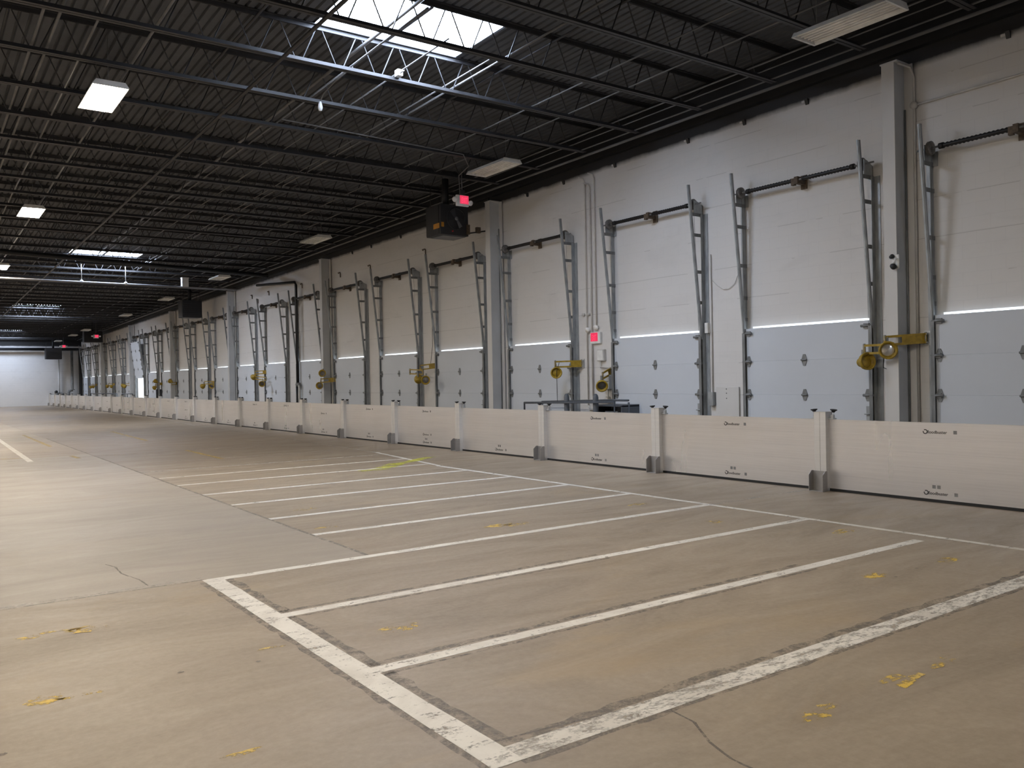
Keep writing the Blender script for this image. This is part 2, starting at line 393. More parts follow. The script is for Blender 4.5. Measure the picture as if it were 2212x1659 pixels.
# ------------------------------------------------------------------ wall columns
CL = ['white and grey steel wall column with the small camera on it', 'grey steel wall column beside the hanging heater with orange sticker',
      'grey steel wall column crossed by a yellow dock light arm, next past the heater column']
for i, y in enumerate(COLS):
    zt = zd(y)-0.93
    t = thing('column', (WX, y, 0), CL[i] if i < 3 else 'grey steel wall column, %s beyond the one with the small camera' % ordn(i), 'column', 'steel wall columns', 'structure')
    MB().box(-0.36, -0.342, -0.004, 0.20, 0, zt).build('front_flange', 'colw' if i < 2 else 'col', t)
    MB().box(-0.342, -0.06, 0.0, 0.012, 0, zt).build('web_plate', 'col', t)
    MB().box(-0.06, -0.04, -0.13, 0.20, 0, zt).build('back_flange', 'colw', t)
    MB().box(-0.37, -0.02, -0.06, 0.22, zt, zt+0.02).build('cap_plate', 'col', t)
    MB().box(-0.40, -0.02, -0.08, 0.24, 0, 0.02).build('base_plate', 'col', t)
    MB().tube([(-0.08, -0.016, 0), (-0.08, -0.016, zt-0.7)], 0.014, 6).build('cable_sleeve', 'galvd', t)

# ------------------------------------------------------------------ dock doors
def hinge_mb(s=1.0):
    mb = MB()
    mb.prism([(-0.022*s, -0.10), (0.022*s, -0.10), (0.05*s, -0.02), (0.05*s, 0.02), (0.022*s, 0.10), (-0.022*s, 0.10), (-0.05*s, 0.02), (-0.05*s, -0.02)], 0, -0.012, 0)
    mb.tube([(-0.022, -0.055*s, 0), (-0.022, 0.055*s, 0)], 0.016, 8)
    return mb
HM = hinge_mb().mesh('hinge', MT['galvd']); HME = MB().box(-0.03, 0, -0.05, 0.05, -0.04, 0.04).tube([(-0.035, -0.09, 0), (-0.035, 0.09, 0)], 0.022, 8).mesh('hinge', MT['galvd'])
def mobj(name, me, parent, loc, rot=None):
    o = bpy.data.objects.new(name, me); C.objects.link(o); o.parent = parent; o.location = loc
    if rot: o.rotation_euler = rot
    return o
SECM = []
for k in range(4):
    mb = MB(); z0, z1 = 0.0, 0.61
    mb.prism([(0.004, z0), (0.045, z0), (0.045, z1), (0.004, z1), (0.0, z1-0.004), (0.0, z0+0.004)], 1, -1.25, 1.25)
    mb.box(-0.004, 0, -1.25, -1.19, z0+0.02, z1-0.02); mb.box(-0.004, 0, 1.19, 1.25, z0+0.02, z1-0.02)
    SECM.append(mb.mesh('door_section', MT['door']))
LOCKM = MB().box(-0.03, 0, -0.03, 0.03, -0.13, 0.13).tube([(-0.05, -0.05, 0), (-0.05, 0.05, 0)], 0.012, 6).mesh('lock_bolt', MT['galv'])
BRM = MB().box(-0.05, 0, -0.07, 0.07, -0.09, 0.09).tube([(-0.03, 0.0, 0.08), (-0.05, 0.10, 0.05), (-0.05, 0.11, -0.2)], 0.008, 5).mesh('bottom_bracket', MT['galv'])
def fill_section(sec, k):
    if k < 3:
        mobj('hinge', HM, sec, (0, 0, 0.608))
        for s in (-1.19, 1.19):
            mobj('hinge', HM, sec, (0, s, 0.608)); mobj('roller_holder', HME, sec, (0, s*1.02, 0.608))
    else:
        for s in (-1.19, 1.19): mobj('top_roller_bracket', HME, sec, (0, s, 0.52))
    if k == 1: mobj('lock_bolt', LOCKM, sec, (0, -1.2, 0.30))
    if k == 0:
        for s in (-1.19, 1.19): mobj('bottom_bracket', BRM, sec, (0, s, 0.10))
def make_door():
    t = thing('door', (0, 0, 0))
    for k in range(4):
        sec = mobj('door_section', SECM[k], t, (0, 0, 0.61*k)); fill_section(sec, k)
    return t
def ord_door(i):
    if i == 0: return 'before the security-camera column'
    return '%s past the security-camera column' % ordn(i)
proto = None
for i, c in enumerate(DOORS):
    if i == OPEN:
        # raised door: the sections hang in the slanted lift tracks above the opening
        t = thing('door', (WX-0.10, c, 0), 'raised dock door standing open to bright daylight far down the wall', 'dock door', 'dock doors', 'structure')
        for k in range(4):
            z = 2.12+0.61*k; x = -0.02-0.118*(z-2.0)
            sec = mobj('door_section', SECM[k], t, (x, 0, z), (0, -0.118, 0)); fill_section(sec, k)
    else:
        t = make_door() if proto is None else copy_tree(proto)
        proto = proto or t
        t.location = (WX-0.10, c, 0)
        tag(t, 'closed white sectional dock door, %s' % ord_door(i), 'dock door', 'dock doors', 'structure')
    t.name = 'door_%d' % (i+1)

# lift track: wall angle, jamb channel, slanted high-lift rail standing off the wall, strap rungs
def make_track(s):
    """s=+1 far jamb, -1 near jamb"""
    t = thing('lift_track', (0, 0, 0))
    MB().box(-0.012, 0, 0 if s > 0 else -0.10, 0.10 if s > 0 else 0, 0, 4.76).box(-0.10, 0, -0.006, 0.006, 0, 4.76).build('wall_angle', 'galv', t)
    mb = MB().box(-0.155, -0.105, -0.03*s-0.004, -0.03*s+0.004, 0, 2.36).box(-0.155, -0.148, min(0, -0.06*s), max(0, -0.06*s), 0, 2.36).box(-0.105, -0.098, min(0, -0.06*s), max(0, -0.06*s), 0, 2.36)
    mb.build('jamb_channel', 'galvd', t)
    z0, z1, x0, x1 = 2.30, 5.30, -0.10, -0.41
    MB().bar((x0, -0.02*s, z0), (x1, -0.02*s, z1), 0.045, 0.05, (1, 0, 0)).bar((x0-0.028, -0.02*s, z0), (x1-0.028, -0.02*s, z1), 0.02, 0.012, (1, 0, 0)).build('slanted_rail', 'galv', t)
    for z in (4.74, 4.34, 3.62, 3.02, 2.62):
        x = x0+(x1-x0)*(z-z0)/(z1-z0)
        MB().box(x-0.01, -0.005, -0.016*s-0.005, -0.016*s+0.005, z-0.032, z+0.032).build('rung', 'galvd', t)
    return t
tp = {1: make_track(1), -1: make_track(-1)}; used = set()
for i, c in enumerate(DOORS):
    for s in (1, -1):
        o = tp[s] if s not in used else copy_tree(tp[s]); used.add(s)
        o.location = (WX, c+s*1.30, 0)
        side = 'far' if s > 0 else 'camera-facing'
        lb = 'grey slanted lift track, %s jamb of the dock door %s' % (side, 'standing open' if i == OPEN else ord_door(i))
        tag(o, lb, 'lift track', 'high-lift door tracks')

# torsion spring shaft above each door
def make_shaft():
    t = thing('torsion_spring_shaft', (0, 0, 0))
    MB().tube([(0, -1.42, 0), (0, 1.42, 0)], 0.016, 8).build('shaft', 'galvd', t)
    for a, b in ((-1.05, -0.10), (0.10, 1.05)):
        n = 32; mb = MB()
        mb.lathe((0, a, 0), (0, 1, 0), [(0.030+0.012*(k % 2), (b-a)*k/n) for k in range(n+1)], 10)
        mb.build('torsion_spring', 'spring', t)
        e = b if a > 0 else a
        MB().lathe((0, e-0.035, 0), (0, 1, 0), [(0.0, 0), (0.046, 0), (0.046, 0.07), (0.0, 0.07)], 10).build('winding_cone', 'spring', t)
    for s in (-1, 1):
        MB().lathe((0, s*1.22-0.035, 0), (0, 1, 0), [(0.0, 0), (0.06, 0), (0.105, 0.012), (0.105, 0.03), (0.088, 0.035), (0.105, 0.055), (0.09, 0.07), (0.0, 0.07)], 18).build('cable_drum', 'drum', t)
        MB().prism([(-0.055, 0.06), (0.03, 0.06), (0.20, -0.02), (0.20, -0.20), (-0.055, -0.20)], 1, s*1.285, s*1.285+0.006).box(0.19, 0.20, min(s*1.285, s*1.285-s*0.07), max(s*1.285, s*1.285-s*0.07), -0.24, -0.02).build('bearing_plate', 'galv', t)
        MB().tube([(0.02, s*1.22, -0.09), (0.05, s*1.24, -1.5), (0.06, s*1.25, -2.6)], 0.004, 4).build('lift_cable', 'galvd', t)
    MB().box(-0.05, 0.20, -0.035, 0.035, -0.07, 0.05).box(0.18, 0.20, -0.06, 0.06, -0.14, 0.10).box(-0.045, 0.02, 0.035, 0.10, -0.09, 0.03).build('centre_bracket', 'rust', t)
    return t
sh = make_shaft()
for i, c in enumerate(DOORS):
    o = sh if i == 0 else copy_tree(sh); o.location = (WX-0.215, c, 4.95)
    lb = 'black torsion spring shaft above the dock door %s' % ord_door(i)
    if i == OPEN: lb = 'black torsion spring shaft with drums above the open dock door'
    if i == 0: lb = 'black torsion spring shaft cut off by the picture edge, before the camera column'
    tag(o, lb, 'torsion spring', 'door spring shafts')

# ------------------------------------------------------------------ flood barrier
FX = 10.10; P0 = 6.86; PS = 3.10
def text_mesh(txt, size):
    cu = bpy.data.curves.new('print', 'FONT'); cu.body = txt; cu.size = size; cu.align_x = 'LEFT'; cu.offset = 0.0008
    o = bpy.data.objects.new('print_source', cu); C.objects.link(o)
    dg = bpy.context.evaluated_depsgraph_get(); dg.update()
    me = bpy.data.meshes.new_from_object(o.evaluated_get(dg)); bpy.data.objects.remove(o); bpy.data.curves.remove(cu)
    return me
TM = text_mesh('floodbuster', 0.052)
def logo_mesh():
    """ring mark then the word; reads along -Y, faces -X"""
    mb = MB()
    vs = [(0, -(v.co.x+0.045), v.co.y) for v in TM.vertices]
    mb.add(vs, [tuple(p.vertices) for p in TM.polygons])
    n = 20
    ring = [(0, -0.022+r*math.cos(a), 0.02+r*math.sin(a)) for r in (0.030, 0.019) for a in [2*math.pi*k/n for k in range(n)]]
    mb.add(ring, [(k, (k+1) % n, n+(k+1) % n, n+k) for k in range(n) if not 0 <= k-1 < 2])
    return mb
LM = logo_mesh().mesh('printed_logo', MT['ink'])
SQ = MB().add([(0, 0, 0), (0, -0.042, 0), (0, -0.042, 0.042), (0, 0, 0.042)], [(0, 1, 2, 3)]).mesh('printed_square', MT['greyink'])
NPL = 5; PH = 0.186
PLM = MB().prism([(-0.003, 0.0003), (0.05, 0.0003), (0.05, PH-0.0003), (-0.003, PH-0.0003)], 1, -1.485, 1.485).mesh('barrier_plank', MT['alu'])
def make_panel(rows, y, loc):
    t = thing('flood_barrier', loc)
    MB().box(-0.012, 0.06, -1.49, 1.49, 0.002, 0.035).build('bottom_seal', 'rubber', t)
    for k in range(NPL):
        pl = mobj('barrier_plank', PLM, t, (0, 0, 0.035+PH*k))
        if k in rows:
            lg = mobj('printed_logo', LM, pl, (-0.0045, 0.16, 0.055)); sq = mobj('printed_square', SQ, pl, (-0.0045, -0.205, 0.055))
            if k == 0:
                mobj('printed_square', SQ, pl, (-0.0045, 0.06, 0.13)); mobj('printed_square', SQ, pl, (-0.0045, 0.0, 0.13))
    return t
def make_post():
    t = thing('barrier_post', (0, 0, 0))
    MB().prism([(-0.085, -0.09), (-0.085, -0.004), (-0.078, 0.0), (-0.085, 0.004), (-0.085, 0.09), (0.09, 0.09), (0.09, -0.09)], 2, 0.0, 1.065).build('upright', 'alup', t, bevel=0.003)
    MB().box(-0.09, 0.095, -0.095, 0.095, 1.065, 1.07).build('top_cap', 'alup', t)
    # folded foot: back plate with two chamfered cheeks
    mb = MB().box(-0.10, -0.087, -0.105, 0.105, 0.0, 0.27)
    for s in (-1, 1):
        mb.prism([(-0.20, 0.0), (-0.10, 0.0), (-0.10, 0.275), (-0.135, 0.275), (-0.20, 0.22)], 1, s*0.105-0.004, s*0.105+0.004)
    mb.box(-0.20, -0.09, -0.105, 0.105, 0, 0.008)
    mb.build('foot_bracket', 'foot', t)
    for s in (-1, 1):
        y = s*0.135
        c = MB().box(-0.03, 0.05, min(s*0.09, s*0.17), max(s*0.09, s*0.17), 0.97, 0.985).box(-0.01, 0.03, y-0.02, y+0.02, 0.985, 1.03).build('clamp', 'bright', t)
        MB().tube([(0.01, y, 0.975), (0.01, y+s*0.012, 1.07)], 0.012, 8).build('clamp_screw', 'bright', c)
        MB().lathe((0.01, y+s*0.012, 1.06), (0, s*0.12, 1), [(0.0, 0), (0.014, 0), (0.03, 0.022), (0.046, 0.030), (0.046, 0.042), (0.0, 0.045)], 12).build('clamp_knob', 'black', c)
    return t
posts = [P0+PS*k for k in range(-1, 26)]
pp = make_post()
for k, y in enumerate(posts):
    o = pp if k == 0 else copy_tree(pp); o.location = (FX, y, 0)
    n = k-1
    if n == -1: lb = 'aluminium flood barrier post holding the near end of the large front panel'
    elif n == 0: lb = 'aluminium flood barrier post with two black knobs between the two largest panels'
    else: lb = 'aluminium flood barrier post, %s beyond the one between the two largest panels' % ordn(n)
    tag(o, lb, 'barrier post', 'flood barrier posts')
ROWS = {0: (0, 4), 1: (0, 4), 2: (0, 4), 3: (0,), 4: (0, 1, 4), 5: (0, 4), 6: (0, 3), 7: (0, 4), 8: (0, 4), 9: (0,), 10: (0,), 11: (0, 2, 4), 12: (0, 4)}
for k in range(len(posts)):
    ya = posts[k]; yb = posts[k+1] if k+1 < len(posts) else YB-0.02
    yc = (ya+yb)/2
    o = make_panel(ROWS.get(k, (1, 3) if k % 2 else (0, 2)), None, (FX, yc, 0))
    if yb-ya < PS-0.1: o.scale[1] = (yb-ya)/PS
    if k == 0: lb = 'large aluminium flood barrier panel opposite the camera column, two black logos'
    elif k == len(posts)-1: lb = 'short aluminium barrier panel ending against the white end wall'
    else: lb = 'aluminium flood barrier panel, %s along from the one opposite the camera column' % ordn(k)
    tag(o, lb, 'barrier panel', 'flood barrier panels')

# ------------------------------------------------------------------ high-bay strip lights
def make_light(lit):
    t = thing('strip_light', (0, 0, 0))
    hw, hl = 0.275, 0.70
    mb = MB()   # tray with sloping sides, open below
    pr = [(-hw, 0.0), (-hw+0.05, 0.075), (hw-0.05, 0.075), (hw, 0.0), (hw-0.012, 0.0), (hw-0.055, 0.064), (-hw+0.055, 0.064), (-hw+0.012, 0.0)]
    mb.prism(pr, 1, -hl, hl); mb.build('housing', 'white', t)
    for s in (-1, 1):
        MB().prism([(-hw, 0), (-hw+0.06, 0.085), (hw-0.06, 0.085), (hw, 0)], 1, min(s*hl, s*hl+s*0.03), max(s*hl, s*hl+s*0.03)).build('end_cap', 'white', t)
    if lit:
        mb = MB()
        for k in range(6):
            mb.box(-0.235+0.08*k, -0.235+0.08*k+0.07, -hl+0.02, hl-0.02, 0.008, 0.03)
        mb.build('lit_tubes', 'lamp', t)
    else:
        MB().box(-hw+0.06, hw-0.06, -hl+0.005, hl-0.005, 0.055, 0.062).build('reflector', 'reflector', t)
        for k in range(6):
            x = -0.2+0.08*k
            MB().tube([(x, -hl+0.03, 0.028), (x, hl-0.03, 0.028)], 0.014, 8).build('tube', 'tube', t)
    for s in (-1, 1):
        MB().tube([(0, s*0.5, 0.075), (0, s*0.5, 0.86)], 0.006, 5).build('hanger_wire', 'pipe', t)
    return t
UL = [(10.74, 6.80), (10.86, 15.75), (10.9, 26.15), (10.9, 36.65), (10.9, 45.9), (10.9, 56.0), (10.75, 69.5), (10.75, 75.5), (10.7, 83.6)]
UT = ['large unlit strip light over the barrier near the camera column', 'unlit strip light beside the hanging exit sign and heater']
lu = make_light(False); ll = make_light(True)
for i, (x, y) in enumerate(UL):
    o = lu if i == 0 else copy_tree(lu); o.location = (x, y, zd(y)-0.86)
    tag(o, UT[i] if i < 2 else 'unlit strip light, %s in the row after the one beside the heater' % ordn(i-1), 'strip light', 'unlit strip lights above the barrier')
LL = [(2.70, 15.3), (2.72, 25.7), (2.85, 36.9), (2.8, 46.4), (2.8, 56.8), (2.8, 67.2), (2.8, 77.6), (2.7, 4.9)]+[(-5.6, y) for y in (4.9, 15.3, 25.7, 36.2, 46.6, 57.0, 67.4, 77.8)]
LT = ['large glaring lit strip light in the dark roof', 'second lit strip light, beyond the large glaring one', 'third lit strip light, cut by the edge of the picture']
for i, (x, y) in enumerate(LL):
    o = ll if i == 0 else copy_tree(ll); o.location = (x, y, zd(y)-0.84)
    tag(o, LT[i] if i < 3 else 'lit strip light out of view, %s of those hung over the rest of the hall' % ordn(i-2), 'strip light', 'lit strip lights')

# ------------------------------------------------------------------ pipes under the roof
def pipe(name, pts, r, mat, label, cat, group=None, n=8):
    return tag(MB().tube(pts, r, n).build(name, mat), label, cat, group)
def run(name, x, dz, y0, y1, r, mat, label, cat, group=None):
    return pipe(name, [(x, y0, zd(y0)-dz), (x, y1, zd(y1)-dz)], r, mat, label, cat, group)
G1 = 'pipes running along the hall through the joists'
for nm, x, dz, y0, y1, r, mt, lb in (
    ('sprinkler_pipe', 6.15, 0.14, YF, 36.5, 0.030, 'pipe', 'dark sprinkler pipe crossing in front of the big skylight'),
    ('conduit', 5.98, 0.48, 10.2, 36.0, 0.014, 'pipe', 'thin light conduit under the skylight, beside the dark sprinkler pipe'),
    ('conduit', 6.74, 0.50, 10.9, 46.0, 0.013, 'pipe', 'thin light conduit with pull box, under the middle of the big skylight'),
    ('conduit', 7.78, 0.46, 11.3, 42.0, 0.013, 'pipe', 'thin light conduit at the wall side of the big skylight, first of two'),
    ('conduit', 7.95, 0.46, 8.6, 42.0, 0.017, 'pipe', 'grey pipe at the wall side of the big skylight, second of two'),
    ('conduit', 9.65, 0.52, 4.2, 80.0, 0.014, 'pipe', 'thin grey conduit between the big skylight and the strip light row'),
    ('sprinkler_pipe', 4.72, 0.69, YF, 60.0, 0.030, 'joist', 'black pipe under the joists, crossing the open corner of the big skylight'),
    ('bridging_angle', 8.75, 0.12, YF, YB-0.5, 0.02, 'joist', 'black bridging bar along the joists beside the big skylight'),
    ('bridging_angle', 4.35, 0.12, YF, YB-0.5, 0.02, 'joist', 'black bridging bar along the joists, open side of the big skylight'),
    ('conduit', 10.45, 0.55, YF, 60.0, 0.013, 'pipe', 'thin grey conduit feeding the row of unlit strip lights'),
    ('conduit', 11.70, 0.50, YF, 50.0, 0.015, 'pipe', 'grey conduit over the barrier, nearer the wall than the strip lights'),
    ('conduit', 11.88, 0.55, YF, 70.0, 0.012, 'pipe', 'thin grey conduit next to the wall-side strip light conduit'),
    ('gas_pipe', 12.42, 0.66, YF, YB-0.4, 0.030, 'pipe', 'long grey gas pipe hugging the roof edge of the dock wall'),
    ('conduit', 12.20, 0.60, YF, YB-0.4, 0.016, 'pipe', 'grey conduit running beside the roof edge gas pipe'),
    ('conduit', 1.58, 0.50, YF, 60.0, 0.022, 'pipe', 'light grey conduit beyond the glaring lamp, outermost of the group'),
    ('conduit', 1.78, 0.50, YF, 60.0, 0.022, 'pipe', 'light grey conduit beyond the glaring lamp, second of the group'),
    ('conduit', 2.25, 0.50, YF, 60.0, 0.018, 'pipe', 'light grey conduit passing right beside the glaring lamp'),
    ('conduit', 3.00, 0.45, YF, 60.0, 0.022, 'pipe', 'light grey conduit on the skylight side of the glaring lamp'),
): run(nm, x, dz, y0, y1, r, mt, lb, 'pipe', G1)
pipe('conduit', [(5.75, 15.25, 6.52), (9.9, 15.5, 6.50), (10.55, 16.3, 6.5), (10.72, 17.0, 6.45), (10.74, 17.0, 6.02)], 0.012, 'pipe', 'thin dark conduit crossing the roof and dropping to the hanging exit sign', 'conduit')
# heavy main across the hall, then the long lit main below it
pipe('roof_main_pipe', [(XL+0.1, 32.6, 6.22), (2.5, 32.93, 6.2), (12.3, 34.7, 6.12)], 0.085, 'black', 'heavy black main pipe crossing the hall under the roof', 'pipe')
pipe('sprinkler_main', [(XL+0.1, 36.4, 5.72), (3.8, 36.5, 5.70), (11.6, 36.65, 5.68)], 0.045, 'mainpipe', 'long pale sprinkler main lit by the second skylight', 'pipe')
for x, lb in ((7.15, 'white drop rod on the lit sprinkler main, under the skylight'), (5.55, 'white fitting hung above the lit sprinkler main')):
    t = thing('pipe_hanger', (x, 36.56, 5.74), lb, 'pipe hanger', 'hangers of the lit sprinkler main')
    MB().tube([(0, 0, 0), (0, 0, 0.66)], 0.014, 6).build('rod', 'white', t)
    MB().lathe((0, 0, -0.08), (0, 0, 1), [(0.0, 0), (0.06, 0.0), (0.065, 0.10), (0.03, 0.13), (0.0, 0.13)], 12).build('clevis', 'white', t)
t = thing('junction_box', (9.45, 36.62, 5.72), 'pale square box under the roof beside the lit sprinkler main', 'junction box')
MB().box(-0.13, 0.13, -0.12, 0.12, -0.02, 0.36).build('box', 'white', t, bevel=0.01); MB().box(-0.14, 0.14, -0.13, 0.13, 0.34, 0.37).build('lid', 'white', t)
# roof drain line dropping beside a dock door
t = thing('roof_drain_pipe', (12.6, 32.3, 0), 'black drain pipe dropping down the wall past the yellow dock lights', 'pipe')
MB().tube([(0, 4.6, 5.95), (0, 0.12, 5.62), (0, 0.0, 5.50), (0, 0.0, 1.55)], 0.055, 10).build('pipe_run', 'black', t)
MB().lathe((0, 0, 1.45), (0, 0, 1), [(0.0, 0), (0.09, 0), (0.09, 0.16), (0.0, 0.16)], 12).box(-0.05, 0.05, -0.2, 0.16, 1.50, 1.56).build('coupling', 'galvd', t)
MB().tube([(0, 0.10, 1.5), (0, 0.10, 0.0)], 0.05, 10).build('lower_pipe', 'black', t)
MB().tube([(0, -0.14, 1.5), (0, -0.14, 0.0)], 0.045, 10).build('white_pipe', 'conduit', t)
# black vent drop beside the heater column, with the gas connection
t = thing('gas_drop_pipe', (12.62, 18.55, 0), 'black gas pipe hanging beside the heater column', 'pipe')
MB().tube([(0, 0, 6.4), (0, 0, 5.32)], 0.032, 8).build('drop', 'black', t)
MB().tube([(0, 0, 5.55), (-0.35, 0.0, 5.48), (-0.66, 0.0, 5.42)], 0.018, 8).build('branch', 'black', t)
MB().box(-0.42, -0.30, -0.04, 0.04, 5.45, 5.60).build('valve', 'rust', t)
# the three white conduits and the services around the wall exit sign
t = thing('conduit_run', (WX, 14.65, 0), 'three white conduits running up the wall over the exit sign', 'conduit')
for y, top, bot, r in ((0.17, 6.22, 0.95, 0.016), (0.0, 6.05, 1.15, 0.020), (-0.16, 6.25, 2.72, 0.016)):
    pts = [(-0.04, y, bot), (-0.04, y, top-0.12), (-0.06, y+0.02, top-0.03), (-0.14, y+0.10, top)]
    MB().tube(pts, r, 6).build('conduit', 'conduit', t)
MB().tube([(-0.04, 0.17, 0.95), (-0.04, 0.12, 0.85), (-0.04, -0.55, 0.85)], 0.022, 6).build('elbow_run', 'conduit', t)
MB().tube([(-0.05, 0.0, 1.15), (-0.05, -0.05, 1.06), (-0.05, -0.45, 1.06)], 0.022, 6).build('elbow_run', 'conduit', t)
for y, z in ((-0.50, 1.08), (-0.62, 0.90)):
    MB().lathe((0, y, z), (-1, 0, 0), [(0.0, 0), (0.075, 0), (0.075, 0.10), (0.055, 0.12), (0.0, 0.12)], 14).build('round_socket', 'conduit', t)
for y, z in ((0.30, 3.05), (0.12, 3.05)):
    MB().lathe((0, y, z), (-1, 0, 0), [(0.0, 0), (0.035, 0), (0.035, 0.06), (0.0, 0.06)], 10).build('pull_elbow', 'conduit', t)
t = thing('junction_box', (WX, 14.35, 2.02), 'small white conduit box under the wall exit sign', 'junction box')
MB().box(-0.08, 0, -0.13, 0.10, -0.06, 0.20).build('box', 'conduit', t, bevel=0.008); MB().box(-0.09, -0.08, -0.11, 0.08, -0.04, 0.18).build('cover', 'white', t)
MB().tube([(-0.04, 0.02, -0.05), (-0.05, 0.02, -0.2), (-0.05, -0.3, -0.22), (-0.05, -0.62, -0.24), (-0.05, -0.70, -0.32), (-0.05, -0.70, -1.0)], 0.018, 6).build('conduit_tail', 'conduit', t)
t = thing('control_box', (WX, 14.10, 1.42), 'grey dock control box on the wall beside the drooping dock light', 'control box')
MB().box(-0.16, 0, -0.12, 0.12, -0.10, 0.22).build('case', 'col', t, bevel=0.01); MB().box(-0.17, -0.16, -0.11, 0.11, 0.07, 0.085).build('seam', 'galvd', t)
MB().tube([(-0.08, 0, -0.10), (-0.08, 0, -0.5)], 0.015, 6).build('conduit', 'conduit', t)
# conduit by the camera column
t = thing('conduit_run', (WX, 6.98, 0), 'white conduit dropping beside the camera column with a side branch', 'conduit')
MB().tube([(-0.30, 0.1, 6.35), (-0.10, 0.02, 6.30), (-0.03, 0.0, 6.15), (-0.03, 0.0, 0.0)], 0.018, 8).build('drop', 'conduit', t)
MB().tube([(-0.03, 0.0, 5.72), (-0.03, -3.6, 5.75)], 0.016, 8).build('branch', 'conduit', t)
MB().lathe((0, 0, 5.72), (-1, 0, 0), [(0.0, 0), (0.055, 0), (0.055, 0.07), (0.0, 0.07)], 14).build('round_box', 'conduit', t)
t = thing('conduit_run', (WX, 11.12, 0), 'thin white conduit with switch beside the second dock door past the camera column', 'conduit')
MB().tube([(-0.025, 0, 3.95), (-0.025, 0, 1.25)], 0.012, 6).build('drop', 'conduit', t); MB().box(-0.10, 0, -0.06, 0.06, 1.0, 1.26).build('switch_box', 'galv', t)
MB().box(-0.07, 0, 0.06, 0.14, 2.42, 2.62).build('sensor', 'white', t)
MB().tube([(-0.02, -0.02, 3.45)]+[(-0.02, -0.02-0.7*q, 3.45-0.22*math.sin(q*math.pi)) for q in (0.2, 0.4, 0.6, 0.8)]+[(-0.02, -0.72, 3.60)], 0.006, 5).build('hanging_wire', 'conduit', t)
t = thing('access_panel', (WX, 10.78, 0), 'white access panel low on the wall between two dock doors', 'panel')
MB().box(-0.025, 0, -0.30, 0.26, 0.1, 1.36).build('plate', 'colw', t, bevel=0.004)
MB().box(-0.028, -0.024, -0.305, -0.295, 0.1, 1.36).build('shadow_gap', 'galvd', t)
for z in (1.32, 1.24, 1.14): MB().lathe((-0.025, 0.0, z), (-1, 0, 0), [(0.0, 0), (0.012, 0), (0.012, 0.006), (0.0, 0.008)], 8).build('screw', 'galvd', t)
t = thing('security_camera', (WX-0.36, 7.15, 3.28), 'small dark security camera on the white wall column', 'camera')
MB().box(-0.02, 0, -0.08, 0.04, -0.10, 0.12).build('mount_plate', 'white', t, bevel=0.01)
MB().tube([(0, -0.02, 0.06), (-0.06, -0.04, 0.05), (-0.08, -0.04, -0.02)], 0.018, 8).build('arm', 'white', t)
MB().lathe((-0.03, 0.02, -0.05), (-0.75, -0.6, -0.25), [(0.0, 0), (0.04, 0), (0.045, 0.10), (0.035, 0.13), (0.0, 0.13)], 12).build('body', 'black', t)
MB().lathe((-0.02, 0.05, 0.09), (-0.6, -0.7, 0.1), [(0.0, 0), (0.03, 0), (0.034, 0.06), (0.0, 0.07)], 10).build('illuminator', 'black', t)

# ------------------------------------------------------------------ exit signs
EX = text_mesh('EXIT', 0.15)
EXM = MB()
bw = max(v.co.x for v in EX.vertices)
EXM.add([((v.co.x-bw/2)*0.52, 0, v.co.y*1.25) for v in EX.vertices], [tuple(p.vertices) for p in EX.polygons])
EXMESH = EXM.mesh('exit_letters', MT['exit'])
def exit_sign(loc, rz, heads, stem, label, red_x=0.03):
    t = thing('exit_sign', loc, label, 'exit sign', 'lit exit signs', rz=rz)
    MB().box(-0.17, 0.17, -0.03, 0.03, -0.13, 0.13).build('housing', 'white', t, bevel=0.008)
    f = MB().box(red_x-0.11, red_x+0.13, -0.034, -0.030, -0.075, 0.12).build('lit_face', 'exitbg', t)
    mobj('exit_letters', EXMESH, f, (red_x+0.01, -0.037, -0.055))
    for x, z in heads:
        MB().lathe((x, 0.0, z), (0.15*(1 if x > 0 else -1), -1, -0.35), [(0.0, -0.05), (0.045, -0.04), (0.065, 0.02), (0.065, 0.04), (0.0, 0.035)], 14).build('emergency_lamp', 'reflector', t)
    if stem:
        MB().tube([(0, 0, 0.13), (0, 0, stem)], 0.012, 6).build('stem', 'pipe', t); MB().box(-0.06, 0.06, -0.03, 0.03, 0.13, 0.26).build('canopy', 'heater', t)
    return t
exit_sign((10.80, 17.0, 5.86), 0, ((-0.215, 0.02), (0.215, -0.03)), 0.75, 'red exit sign hanging in front of the heater with the orange sticker')
exit_sign((WX-0.035, 14.52, 2.49), math.radians(-90), ((-0.27, 0.20), (0.02, 0.24)), 0, 'red exit sign mounted on the block wall between two dock doors', -0.04)
exit_sign((10.95, 66.5, 5.20), 0, ((-0.25, 0.03), (0.25, 0.03)), zd(66.5)-5.20, 'small red exit sign hanging before the far heater')
exit_sign((11.0, 82.6, 5.16), 0, ((-0.25, 0.03), (0.25, 0.03)), zd(82.6)-5.16, 'small red exit sign hanging before the end wall')

